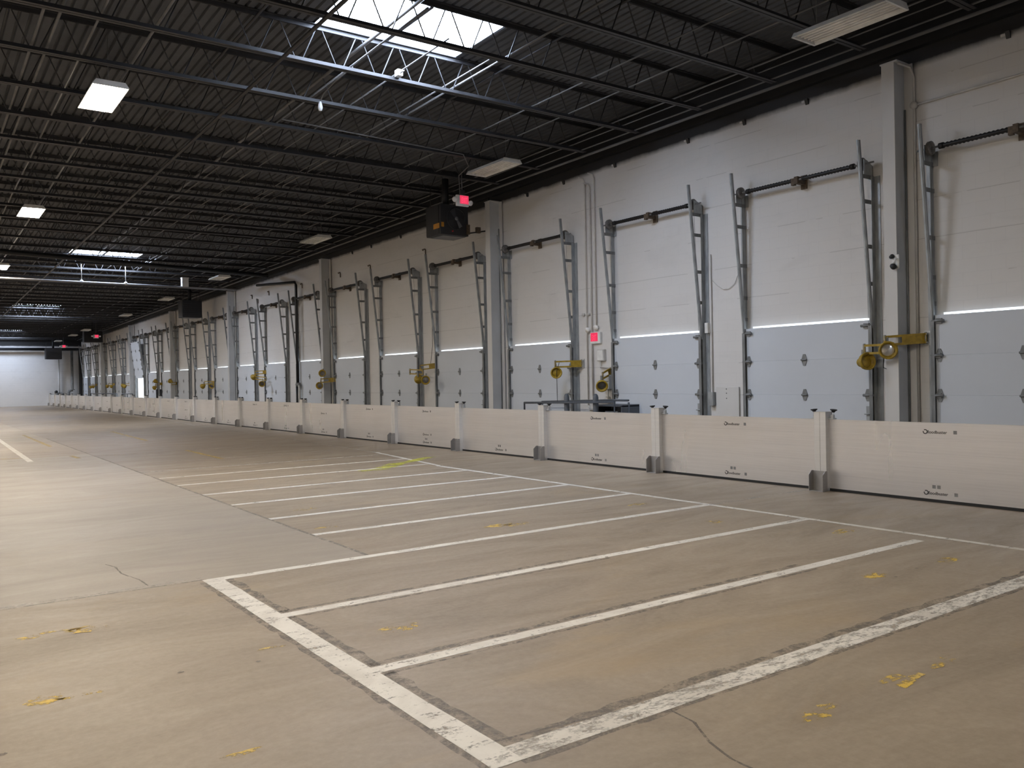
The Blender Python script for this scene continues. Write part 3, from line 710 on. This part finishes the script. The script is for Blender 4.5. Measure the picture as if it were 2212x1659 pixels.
# ------------------------------------------------------------------ unit heaters
def heater(loc, rz, label, w=0.84, d=0.75, h=0.78, sticker=True):
    t = thing('unit_heater', loc, label, 'unit heater', 'hanging unit heaters', rz=rz)
    mb = MB().box(0, w, 0.02, d, 0.0, h)
    mb.build('cabinet', 'heater', t, bevel=0.01)
    mb = MB(); n = 24; cx, cz, r = w*0.56, h*0.55, min(w, h)*0.34     # fan ring on the camera-side face
    mb.lathe((cx, 0.02, cz), (0, -1, 0), [(r+0.03, -0.001), (r+0.03, 0.02), (r, 0.03), (r-0.01, -0.0)], n); mb.build('fan_shroud', 'black', t) if sticker else None
    if sticker: f = MB().lathe((cx, 0.0, cz), (0, -1, 0), [(0.0, 0.0), (0.05, 0.0), (0.05, 0.02), (0.0, 0.03)], 12).build('fan_hub', 'galvd', t)
    for k in range(4 if sticker else 0):
        a = k*math.pi/2+0.6
        p = Vector((math.cos(a), 0, math.sin(a))); q = Vector((-math.sin(a), 0, math.cos(a)))
        o = Vector((cx, 0.0, cz))
        vs = [o+p*0.04+q*0.03+Vector((0, 0.012, 0)), o+p*0.04-q*0.03, o+p*(r-0.02)-q*0.09+Vector((0, -0.02, 0)), o+p*(r-0.01)+q*0.05+Vector((0, 0.015, 0))]
        mb = MB().add(vs+[v+Vector((0, 0.004, 0)) for v in vs], [(0, 1, 2, 3), (7, 6, 5, 4), (0, 4, 5, 1), (1, 5, 6, 2), (2, 6, 7, 3), (3, 7, 4, 0)])
        mb.build('fan_blade', 'heatpan' if k == 3 else 'heater', f)
    if not sticker:
        mb = MB()
        for k in range(7): mb.box(0.06, w-0.06, -0.012, 0.02, 0.08+k*0.1, 0.125+k*0.1)
        mb.build('front_louvres', 'heater', t)
    MB().box(0.12, w-0.06, 0.1, d-0.08, -0.02, 0.0).build('bottom_pan', 'heatpan', t)
    mb = MB()
    for k in range(7): mb.box(0.05, w-0.05, d, d+0.04, 0.08+k*0.095, 0.10+k*0.095)
    mb.build('louvres', 'heater', t)
    MB().box(-0.012, 0.0, 0.10, d-0.02, 0.03, h-0.03).build('side_panel', 'heater', t)
    if sticker:
        MB().box(-0.014, -0.012, 0.06, 0.36, 0.16, 0.29).build('orange_label', 'orange', t)
        MB().box(0.02, 0.10, 0.016, 0.02, 0.19, 0.31).build('orange_label', 'orange', t)
        MB().box(w-0.06, w+0.02, -0.03, 0.04, 0.05, 0.30).build('gas_valve', 'rust', t)
        MB().lathe((w*0.42, 0.02, 0.10), (0, -1, 0), [(0.0, 0), (0.02, 0), (0.02, 0.03), (0.0, 0.03)], 8).build('red_knob', 'alarm', t)
    for x in (0.08, w-0.08):
        for y in (0.1, d-0.1): MB().tube([(x, y, h), (x, y, h+0.5)], 0.008, 5).build('hanger_rod', 'black', t)
    MB().tube([(w*0.5, d*0.6, h), (w*0.5, d*0.6, h+0.75)], 0.09, 12).build('flue', 'black', t)
    return t
heater((11.10, 18.50, 5.33), 0, 'black unit heater with orange sticker and fan, beside the steel column')
heater((11.12, 43.6, 4.98), 0, 'black unit heater hanging mid-hall against the dock wall', 0.95, 0.8, 0.86, False)
heater((11.0, 71.8, 5.05), 0, 'black unit heater behind the small far exit sign', 1.3, 0.8, 0.85, False)
heater((9.75, 83.6, 4.10), 0, 'black louvred unit heater hanging against the white end wall', 1.25, 0.8, 0.95, False)

# ------------------------------------------------------------------ yellow dock lights
def head(t, p, d, r=0.125, lens='drum'):
    p, d = Vector(p), Vector(d).normalized()
    h = MB().lathe(p, d, [(0.0, -0.13), (r*0.55, -0.12), (r*0.62, -0.04), (r, 0.0), (r*1.08, 0.05), (r*1.08, 0.075), (r*0.9, 0.075), (r*0.78, 0.02), (0.0, 0.01)], 18).build('lamp_head', 'yellow', t)
    MB().lathe(p, d, [(r*0.72, 0.022), (r*0.5, 0.034), (0.0, 0.04)], 16).build('lens', lens, h)
    MB().bar(p-d*0.05+Vector((0, 0, r*0.6)), p-d*0.05+Vector((0, 0, r*1.5)), 0.05, 0.02).build('swivel', 'galvd', h)
def arm(t, p, q, plate=0.0):
    p, q = Vector(p), Vector(q); d = (q-p).normalized(); u = Vector((0, 0, 1))
    mb = MB()
    for s in (1, -1): mb.bar(p+u*s*0.062, q+u*s*0.062, 0.028, 0.036)
    mb.bar(p-u*0.08, p+u*0.08, 0.03, 0.03); mb.bar(q-u*0.08, q+u*0.08, 0.03, 0.03)
    if plate: mb.bar(p, p+d*plate, 0.012, 0.12)
    mb.build('arm', 'yellow', t)
    mb = MB()
    for e in (p, q): mb.tube([e-u*0.092, e+u*0.092], 0.018, 8)
    mb.build('pivot', 'galvd', t)
def dock_light(y, z, elbow, heads, label, arm2=None, plate=0.3, cord=None):
    """wall bracket at (WX, y, z); elbow, arm2 end and heads are world points"""
    b = Vector((WX, y, z)); L = lambda p: Vector(p)-b
    t = thing('dock_light', b, label, 'dock light', 'yellow dock lights')
    MB().box(-0.02, 0, -0.05, 0.05, -0.11, 0.11).box(-0.07, -0.02, -0.02, 0.02, -0.075, -0.055).box(-0.07, -0.02, -0.02, 0.02, 0.055, 0.075).build('wall_bracket', 'bright', t)
    arm(t, (-0.06, 0, 0), L(elbow), plate)
    if arm2: arm(t, L(arm2[0]), L(arm2[1]))
    if arm2 and (Vector(arm2[0])-Vector(elbow)).length > 0.03:
        MB().tube([L(elbow), L(arm2[0])], 0.02, 8).build('joint', 'yellow', t)
    for hd in heads: head(t, L(hd[0]), *hd[1:])
    if cord: MB().tube([L(c) for c in cord], 0.007, 5).build('cord', 'black', t)
    return t
dl = dock_light
dl(6.84, 2.10, (12.30, 7.25, 2.07), [((12.28, 7.20, 1.93), (-0.75, -0.65, -0.1), 0.13, 'lens'), ((12.26, 7.56, 1.76), (-0.35, -0.9, 0.1), 0.13, 'yellow')],
   'yellow double dock light on the wall beside the camera column', ((12.28, 7.24, 1.95), (12.27, 7.58, 1.95)), 0.35,
   [(12.3, 7.2, 2.04), (12.33, 7.10, 1.98), (12.33, 7.12, 1.88), (12.4, 7.33, 1.80), (12.43, 7.36, 1.66), (12.45, 7.28, 1.62)])
dl(15.02, 1.92, (12.20, 15.32, 1.91), [((12.20, 15.30, 1.72), (-0.5, -0.85, -0.1), 0.125, 'yellow')], 'yellow dock light with hanging cord, just behind the wall exit sign', None, 0.25,
   [(12.22, 15.2, 1.95), (12.18, 15.25, 1.75), (12.18, 15.24, 1.0)])
dl(14.02, 1.72, (12.42, 13.93, 1.62), [((12.36, 13.90, 1.42), (-0.6, -0.8, -0.45))], 'brownish dock light drooping beside the grey control box', None, 0.1)
dl(21.70, 2.03, (12.35, 21.95, 1.98), [((12.28, 21.95, 1.63), (0.6, 0.75, 0.1)), ((12.28, 21.50, 1.61), (-0.6, -0.75, -0.1))],
   'yellow twin dock light folded beside a dock door, dropping from a conduit', ((12.30, 21.7, 1.84), (12.28, 22.45, 1.87)), 0.2, [(12.6, 21.75, 2.1), (12.7, 21.8, 2.6), (12.76, 21.85, 4.9)])
dl(28.85, 1.69, (12.25, 29.15, 1.66), [((12.25, 28.98, 1.92), (-0.6, -0.75, 0.2)), ((12.25, 29.25, 1.48), (-0.7, -0.7, 0))], 'yellow twin dock light, one lamp up one down, across a column', None, 0.3)
dl(36.20, 2.10, (12.3, 36.5, 2.08), [((12.28, 36.6, 1.90), (-0.4, 0.8, -0.5)), ((12.30, 35.6, 1.60), (-0.6, -0.7, -0.4))], 'yellow twin dock light just beyond the black wall drain pipe', ((12.32, 36.45, 1.85), (12.5, 35.7, 1.8)), 0.2)
dl(43.74, 1.70, (12.3, 44.28, 1.69), [((12.28, 44.5, 1.53), (-0.4, 0.8, -0.4)), ((12.3, 43.0, 1.53), (-0.6, -0.7, -0.4))], 'yellow twin dock light, next beyond the drain pipe pair', None, 0.3)
dl(51.25, 1.71, (12.3, 50.95, 1.69), [((12.28, 51.1, 1.83), (-0.4, 0.8, 0.4))], 'dark yellow dock light tilted up at the column, third beyond the drain pipe', None, 0.2)
dl(54.9, 1.70, (12.3, 54.75, 1.70), [((12.28, 54.7, 1.86), (-0.4, 0.8, 0.4)), ((12.28, 55.0, 1.48), (-0.4, 0.6, -0.4))], 'dark yellow twin dock light, fourth beyond the drain pipe', None, 0.2)
dl(63.3, 1.70, (12.3, 63.8, 1.70), [((12.25, 63.7, 1.60), (-0.4, 0.8, -0.3)), ((12.25, 64.3, 1.66), (-0.5, 0.6, -0.2))], 'sunlit yellow dock light beside the open dock door', None, 0.2)
dl(69.6, 1.76, (12.3, 70.0, 1.74), [((12.28, 70.2, 1.63), (-0.5, 0.6, -0.4)), ((12.28, 68.6, 1.62), (-0.5, 0.6, -0.4))], 'yellow twin dock light, first beyond the open dock door', None, 0.2)
dl(76.9, 1.75, (12.3, 77.2, 1.73), [((12.28, 77.4, 1.60), (-0.5, 0.6, -0.4)), ((12.28, 76.3, 1.62), (-0.5, 0.6, -0.4))], 'yellow twin dock light, last one before the end wall', None, 0.2)

# ------------------------------------------------------------------ dock stair rail, bollards, leveller pit
t = thing('hand_rail', (11.9, 14.6, 0), 'blue-grey pipe hand rail behind the barrier, under the wall exit sign', 'hand rail')
MB().tube([(0, 1.55, 0), (0, 1.55, 1.02), (0, -1.6, 1.07), (0, -1.6, 0)], 0.025, 8).build('top_rail', 'rail', t)
MB().tube([(0.5, 1.5, 1.03), (0.5, -0.9, 1.09), (0.5, -1.5, 1.09)], 0.022, 8).build('back_rail', 'rail', t)
for y in (1.5, -1.5): MB().tube([(0.5, y, 0), (0.5, y, 1.05)], 0.022, 8).build('rail_post', 'rail', t)
for y, lb in ((14.68, 'blue-grey bollard behind the barrier, in front of a closed dock door'), (13.70, 'blue-grey bollard behind the barrier, in front of the wall services')):
    t = thing('bollard', (12.0, y, 0), lb, 'bollard', 'bollards behind the barrier')
    MB().lathe((0, 0, 0), (0, 0, 1), [(0.062, 0), (0.062, 1.16), (0.05, 1.21), (0.025, 1.235), (0.0, 1.24)], 16).build('pipe', 'rail', t)
    MB().box(-0.1, 0.1, -0.1, 0.1, 0, 0.012).build('base_plate', 'rail', t)
t = thing('wall_cabinet', (12.75, 13.55, 0), 'low black open-fronted cabinet behind the barrier by the wall', 'cabinet')
MB().box(-0.55, 0, 0.42, 0.46, 0, 0.98).box(-0.55, 0, -0.46, -0.42, 0, 0.98).box(-0.55, 0, -0.46, 0.46, 0.96, 1.0).box(-0.03, 0, -0.46, 0.46, 0, 0.98).build('carcass', 'rail', t)
MB().box(-0.50, -0.05, -0.40, 0.40, 0.10, 0.80).build('unit', 'black', t); MB().box(-0.53, -0.50, -0.3, 0.1, 0.80, 0.86).build('drawer', 'galvd', t)
for i, (a, b, lb) in enumerate(((61.9, 72.0, 'grey pipe rail beyond the barrier, past the open dock door'), (57.0, 60.2, 'grey pipe rail beyond the barrier, before the open dock door'))):
    t = thing('hand_rail', (11.4, (a+b)/2, 0), lb, 'hand rail')
    h = (b-a)/2
    MB().tube([(0, -h, 0), (0, -h, 1.1), (0, h, 1.1), (0, h, 0)], 0.03, 8).build('top_rail', 'rail', t)
    MB().tube([(0, 0, 0), (0, 0, 1.1)], 0.03, 8).build('rail_post', 'rail', t)
for y in (53.2, 54.1):
    t = thing('bollard', (12.2, y, 0), 'thin black bollard %s of the pair before a closed dock door' % ('nearest the barrier post' if y < 54 else 'farther down'), 'bollard', 'pair of thin black bollards')
    MB().lathe((0, 0, 0), (0, 0, 1), [(0.06, 0), (0.06, 1.35), (0.0, 1.38)], 12).build('pipe', 'black', t)

# ------------------------------------------------------------------ end wall services
pipe('roof_main_pipe', [(XL+0.2, 84.8, 5.02), (12.6, 84.8, 5.0)], 0.13, 'black', 'heavy black pipe across the top of the end wall', 'pipe')
t = thing('standpipe', (10.9, 85.0, 0), 'pale standpipe on the end wall beside the heater', 'standpipe')
MB().tube([(0, 0, 0), (0, 0, 4.5)], 0.07, 10).build('riser', 'col', t)
MB().lathe((0, 0, 1.12), (0, 0, 1), [(0.0, 0), (0.2, 0), (0.2, 0.05), (0.0, 0.05)], 14).build('flange', 'galv', t)
MB().lathe((0, 0, 0.95), (-1, -1, 0), [(0.0, 0), (0.16, 0), (0.16, 0.05), (0.0, 0.08)], 12).build('valve_wheel', 'galvd', t)
MB().lathe((0.02, -0.1, 4.55), (0, 0, 1), [(0.0, 0), (0.12, 0.0), (0.16, 0.15), (0.06, 0.3), (0.0, 0.3)], 10).build('bell_fitting', 'reflector', t)
t = thing('standpipe', (11.95, 84.9, 0), 'dark grey fire main riser in the far corner', 'standpipe')
MB().tube([(0, 0, 4.9), (0, 0, 1.45), (-0.05, 0, 1.3), (-0.25, 0, 1.28), (-0.3, 0, 1.1), (-0.3, 0, 0)], 0.11, 12).build('riser', 'galvd', t)
MB().lathe((0, 0, 1.35), (0, 0, 1), [(0.0, 0), (0.2, 0), (0.2, 0.06), (0.0, 0.06)], 14).build('flange', 'galvd', t)
t = thing('pump_valve', (10.62, 84.6, 0), 'dark valve assembly standing behind the end of the barrier', 'valve')
MB().tube([(-0.5, 0, 0.9), (0.6, 0, 0.98)], 0.09, 10).build('pipe', 'galvd', t); MB().tube([(0, 0, 0), (0, 0, 1.2)], 0.12, 10).build('body', 'galvd', t); MB().lathe((-0.02, 0, 1.15), (0.2, 0, 1), [(0.0, 0), (0.16, 0), (0.1, 0.16), (0.0, 0.2)], 12).build('bonnet', 'black', t)
tag(MB().box(12.55, 12.75, 84.95, 85.28, 0, 5.1).build('corner_gap_strip', 'black'), 'black vertical strip filling the gap in the far corner of the hall', 'pipe chase')  # solid black strip standing in the corner gap

# ------------------------------------------------------------------ floor markings (part of the floor)
def strip(name, p, q, wd, mat, z=0.0015, jit=0.06, seg=0.25, label=None):
    p, q = Vector((*p, 0)), Vector((*q, 0)); d = q-p; L = d.length; d.normalize(); nrm = Vector((-d.y, d.x, 0))
    n = max(2, int(L/seg)); vs = []
    for k in range(n+1):
        c = p+d*(L*k/n)
        vs += [c+nrm*(wd/2*(1+R.uniform(-jit, jit)))+Vector((0, 0, z)), c-nrm*(wd/2*(1+R.uniform(-jit, jit)))+Vector((0, 0, z))]
    o = MB().add(vs, [(2*k, 2*k+1, 2*k+3, 2*k+2) for k in range(n)]).build(name, mat, floor)
    if label: o['label'] = label
    return o
def blot(name, c, rx, ry, mat, z=0.0018, label=None, n=18, rot=0.0):
    vs = [Vector((c[0], c[1], z))]
    for k in range(n):
        a = 2*math.pi*k/n; r = R.uniform(0.6, 1.1)
        x, y = rx*r*math.cos(a), ry*r*math.sin(a)
        vs.append(Vector((c[0]+x*math.cos(rot)-y*math.sin(rot), c[1]+x*math.sin(rot)+y*math.cos(rot), z)))
    o = MB().add(vs, [(0, 1+k, 1+(k+1) % n) for k in range(n)]).build(name, mat, floor)
    if label: o['label'] = label
    return o
W = 0.105
BAY = [(2.93, 1.95, 9.0, 'paintmid'), (4.24, 1.95, 7.72, 'paint'), (5.64, 1.95, 7.95, 'paint'), (7.04, 1.95, 10.0, 'paint'), (8.42, 3.42, 7.95, 'paint'), (9.75, 3.42, 7.98, 'paint'),
       (11.22, 3.43, 8.0, 'paint'), (12.55, 3.43, 8.0, 'paint'), (14.02, 3.44, 8.0, 'paint'), (15.32, 3.46, 8.2, 'paint'), (16.62, 3.46, 8.3, 'paintworn'), (18.5, 4.4, 8.0, 'paintfaint'), (21.4, 1.7, 8.0, 'paintfaint')]
for y, x0, x1, mt in BAY:
    if y == 7.04:
        strip('bay_line', (x0, y), (7.95, y), W, 'paint'); strip('bay_line', (7.95, y), (10.0, y), 0.07, 'paintfaint')
    elif y == 2.93: strip('bay_line', (x0, y), (x1, y), 0.15, mt)
    else: strip('bay_line', (x0, y), (x1, y), W, mt)
strip('bay_line', (1.99, 2.86), (1.99, 7.08), 0.15, 'paint', 0.002)
strip('bay_line', (7.98, -6.0), (7.98, 13.6), 0.085, 'paint', 0.002); strip('bay_line', (8.02, 13.6), (8.5, 17.2), 0.085, 'paint', 0.002); strip('bay_line', (8.5, 17.2), (9.6, 45.0), 0.09, 'paintfaint', 0.002)
strip('bay_line', (2.10, 20.9), (2.28, 34.0), 0.12, 'paint', 0.002)
strip('slab_joint', (XL, 7.16), (1.93, 7.10), 0.03, 'joint', 0.001, 0.4); strip('slab_joint', (XL, 7.22), (1.93, 7.16), 0.05, 'paintfaint', 0.0012)
strip('slab_joint', (3.40, 7.1), (3.46, 30.0), 0.035, 'joint', 0.001, 0.4)
# grime swept along the lines
strip('line_grime', (2.10, 3.05), (2.10, 7.0), 0.075, 'grime', 0.0008, 0.5, 0.1); strip('line_grime', (1.895, 2.8), (1.895, 7.0), 0.045, 'grime', 0.0008, 0.5, 0.1)
for y, x1, k in ((2.93, 8.0, 0.075), (4.24, 6.0, 0.05), (5.64, 5.0, 0.04)):
    strip('line_grime', (2.05, y+0.095+k*0.2), (x1, y+0.085+k*0.2), k, 'grime', 0.0008, 0.5, 0.1); strip('line_grime', (2.05, y-0.085), (x1, y-0.085), k*0.6, 'grime', 0.0008, 0.5, 0.1)
# cracks
def crack(pts, wd=0.014):
    for a, b in zip(pts, pts[1:]): strip('slab_crack', a, b, wd, 'crack', 0.001, 0.5, 0.05)
crack([(1.93, 3.10), (2.96, 2.96), (2.93, 2.87), (2.91, 2.68), (2.81, 2.51), (2.75, 2.33), (2.75, 2.1)])
crack([(1.40, 8.3), (1.45, 8.12), (1.44, 7.79), (1.51, 7.46), (1.52, 7.19)])
# yellow paint remnants
YB_ = [(0.70, 6.22, .16, .05), (0.91, 6.17, .09, .06), (1.07, 6.15, .10, .03), (0.53, 4.91, .08, .06), (0.69, 4.87, .12, .03), (1.12, 3.655, .10, .022), (2.55, 4.86, .13, .06), (7.06, 6.18, .12, .07), (5.21, 7.57, .16, .07),
      (5.37, 7.51, .16, .06), (6.12, 3.72, .11, .06), (7.08, 3.65, .12, .06), (7.62, 4.97, .15, .06), (3.68, 8.75, .15, .05), (4.06, 10.17, .15, .06), (7.36, 7.63, .14, .07), (4.66, 2.40, .05, .03),
      (3.41, 2.38, .09, .045), (3.53, 2.41, .07, .03), (4.5, 2.38, .06, .02), (1.75, 5.0, .1, .02)]
for x, y, a, b in YB_: blot('yellow_remnant', (x, y), a*1.25, b*1.4, 'yelblot')
strip('yellow_remnant', (4.02, 2.43), (4.22, 2.42), 0.055, 'yelblot', 0.0018, 0.4, 0.04); strip('yellow_remnant', (4.05, 2.34), (4.32, 2.37), 0.05, 'yelblot', 0.0018, 0.4, 0.04)
for p, q in (((5.49, 21.57), (5.43, 18.35)), ((3.11, 33.0), (3.08, 25.8)), ((5.79, 32.65), (5.59, 26.13)), ((3.02, 21.95), (3.07, 21.0)), ((1.0, 22.35), (2.0, 22.2))):
    strip('yellow_line', p, q, 0.10, 'yel', 0.0018)
strip('spray_mark', (6.5, 13.85), (7.1, 13.85), 0.22, 'neon', 0.003, 0.3); strip('spray_mark', (7.0, 13.95), (7.7, 14.6), 0.30, 'neon', 0.003, 0.3); strip('spray_mark', (7.2, 14.15), (8.85, 15.35), 0.26, 'neon', 0.0035, 0.3)
for x, y in ((1.86, 2.6), (1.2, 4.9), (1.6, 4.8), (0.3, 4.3), (6.2, 3.6), (4.3, 5.6), (5.0, 5.6), (1.55, 7.14), (6.6, 3.65)):
    blot('oil_spot', (x, y), 0.02, 0.015, 'crack', 0.0025)

ANCH = [(5.6, 6.34), (8.9, 6.31), (10.25, 6.30), (11.65, 6.29), (13.8, 6.27), (15.6, 6.25), (17.05, 6.23), (21.7, 6.19), (23.8, 6.17), (25.9, 6.15), (27.4, 6.14)]
STUB = [(22.25, 5.55), (26.0, 5.52), (28.45, 5.55), (32.1, 5.52), (35.9, 5.58), (37.3, 5.35), (38.1, 5.62)]
# old anchors at the edge of the black paint, and bracket stubs left on the upper wall
for k, (y, z) in enumerate(ANCH):
    t = thing('wall_anchor', (WX, y, z), 'small dark anchor bracket at the paint edge, %s past the security-camera column' % ordn(k) if k else 'small dark anchor bracket at the paint edge before the security-camera column', 'wall anchor', 'anchor brackets along the black paint edge')
    MB().prism([(-0.06, 0.05), (0.0, 0.05), (0.0, -0.045), (-0.02, -0.045)], 1, -0.03, 0.03).build('angle', 'black', t)
    MB().box(-0.03, 0, 0.03, 0.10, 0.0, 0.035).build('clip', 'colw', t)
for k, (y, z) in enumerate(STUB):
    t = thing('bracket_stub', (WX, y, z), 'hooked bracket stub high on the wall, %s past the heater column' % ordn(k+1), 'bracket stub', 'bracket stubs left on the upper wall')
    MB().tube([(0, 0.16, 0.0), (-0.03, 0.16, 0.02), (-0.03, 0.0, 0.02), (-0.03, -0.02, 0.0), (-0.03, -0.03, -0.16)], 0.018, 6).build('hook', 'rust', t)

# small fittings by the big skylight
t = thing('pull_box', (6.74, 12.50, zd(12.5)-0.52), 'small white pull box on the skylight-lit joist chord', 'pull box')
MB().box(-0.05, 0.05, -0.06, 0.06, -0.05, 0.06).build('box', 'white', t, bevel=0.008); MB().tube([(0, -0.06, 0.0), (0, -0.16, 0.01)], 0.02, 8).build('elbow', 'white', t)
t = thing('hanging_bulb', (6.02, 14.10, zd(14.1)-0.60), 'small white bare bulb hanging from a drooping cord beyond the lit joist', 'bulb')
MB().tube([(-0.02, -1.4, 0.12), (0, -0.6, 0.11), (0, -0.15, 0.04), (0, 0, -0.05)], 0.010, 6).build('cord', 'pipe', t)
MB().lathe((0, 0, -0.22), (0, 0, 1), [(0.0, 0), (0.03, 0.01), (0.045, 0.06), (0.035, 0.12), (0.02, 0.17), (0.0, 0.18)], 12).build('globe', 'white', t)
